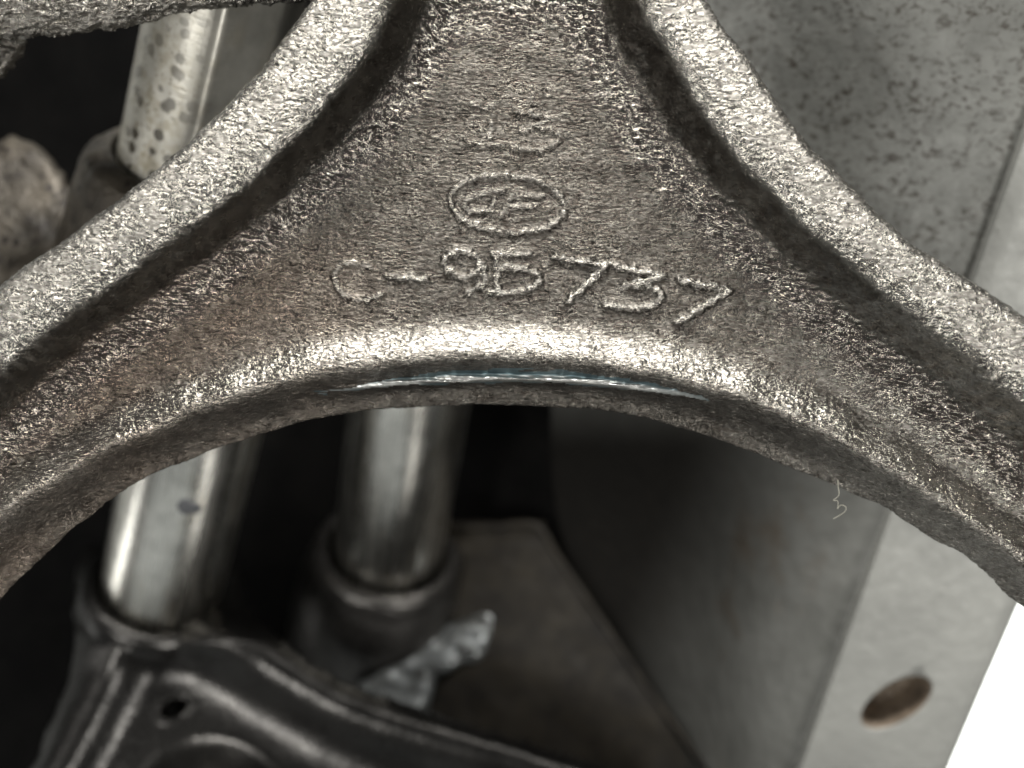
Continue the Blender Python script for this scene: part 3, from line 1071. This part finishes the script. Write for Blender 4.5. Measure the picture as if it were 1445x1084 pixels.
# ------------------------------------------------------------------ rough bar across the top left corner
ST5 = 1.9
X5, Y5 = np.meshgrid(np.arange(-160, 620, ST5), np.arange(-180, 130, ST5))
pl5 = np.vstack([crom([(-150, 74), (-60, 63), (0, 57), (50, 52), (110, 47), (165, 42), (200, 34), (240, 22), (290, 14), (360, 8), (430, 2), (480, -6), (560, -20)], 5), np.array([(600, -30), (600, -175), (-150, -175)])])
s5 = sdf_poly(X5, Y5, pl5) + 1.3 * noise(X5.shape, ST5, 34, 20) + 0.6 * noise(X5.shape, ST5, 9, 8)
e5 = np.clip(s5, 0, 60)
h5 = -(60 - np.sqrt(np.maximum(3600 - (60 - e5) ** 2, 0))) * 0.75
h5 += 1.9 * noise(X5.shape, ST5, 26, 9, ang=-0.3, band=.45) + 0.9 * noise(X5.shape, ST5, 10, 6, ang=-0.3) + 1.0 * noise(X5.shape, ST5, 60, 30)
V, F, u5, nf5 = sheet(X5, Y5, s5, 10 - h5, ST5, rings=((5, 4), (30, 25), (70, 70)), proj=True)
f1 = lambda v: np.concatenate([np.full(u5.sum(), v), np.full(len(V) - u5.sum(), v)])
me = mesh_np("cross_bar", V, F, {"bare_highlight": f1(0.75), "brown": f1(0.2)})
link("cross_bar", me, M_IRON, None, "rough flaky iron bar crossing the top left corner over the upper rod", "bar")
# small knob at the very left below the bar
X6, Y6 = np.meshgrid(np.arange(-120, 60, ST5), np.arange(20, 150, ST5))
pl6 = crom([(-110, 40), (-40, 30), (20, 40), (38, 62), (26, 88), (0, 112), (-50, 130), (-110, 120), (-110, 40)], 5)[:-1]
s6 = sdf_poly(X6, Y6, pl6) + 1.2 * noise(X6.shape, ST5, 22, 22)
e6 = np.clip(s6, 0, 45)
h6 = -(45 - np.sqrt(np.maximum(2025 - (45 - e6) ** 2, 0))) + 1.8 * noise(X6.shape, ST5, 16, 10) + .8 * noise(X6.shape, ST5, 8, 6)
V, F, u6, nf6 = sheet(X6, Y6, s6, 110 - h6, ST5, rings=((6, 3), (40, 10), (100, 24)))
f1 = lambda v: np.full(len(V), v)
me = mesh_np("cast_lug", V, F, {"bare_highlight": f1(0.45), "brown": f1(0.3)})
link("cast_lug", me, M_IRON, None, "small rough iron lug at the left edge just under the flaky bar", "lug")

# ------------------------------------------------------------------ lint
M_LINT = NT("lint").out((0.42, 0.4, 0.33), 0.7, 0.0)
lp = crom([(1182, 676, 40), (1183, 688, 45), (1184, 697, 50), (1181, 702, 52), (1176, 706, 54), (1182, 707, 55), (1182.5, 714, 56), (1182, 718, 58), (1186, 713, 58), (1191, 713.5, 58), (1194, 717, 58), (1192, 722, 60), (1185, 727, 60), (1176, 732, 62)], 6)
tube("lint_fibre", [P(*p) for p in lp], 0.55, M_LINT, None, "thin curly pale fibre hanging below the right arm of the casting", 6, cat="fibre")
lp = crom([(1165, 395, -14), (1171, 404, -10), (1180, 413, -6), (1193, 422, -2), (1202, 432, 2)], 6)
tube("lint_hair", [P(p[0], p[1], p[2] - 22) for p in lp], 0.6, M_LINT, None, "short pale hair lying in the dark groove of the right rib", 6, cat="hair")

# ------------------------------------------------------------------ white surface behind everything
M_BD = NT("white_board")
M_BD = M_BD.out(M_BD.ramp(M_BD.noise(900, None, 2), [(0.3, (0.86, 0.88, 0.85)), (0.7, (0.9, 0.92, 0.9))]), 0.7, 0.0)
me = mesh_np("white_backdrop", [(-9000, -9000, -2600), (9000, -9000, -2600), (9000, 9000, -2600), (-9000, 9000, -2600)], [(0, 1, 2, 3)])
link("white_backdrop", me, M_BD, None, "plain bright white surface far behind the casting", None, None, "structure", smooth=False)
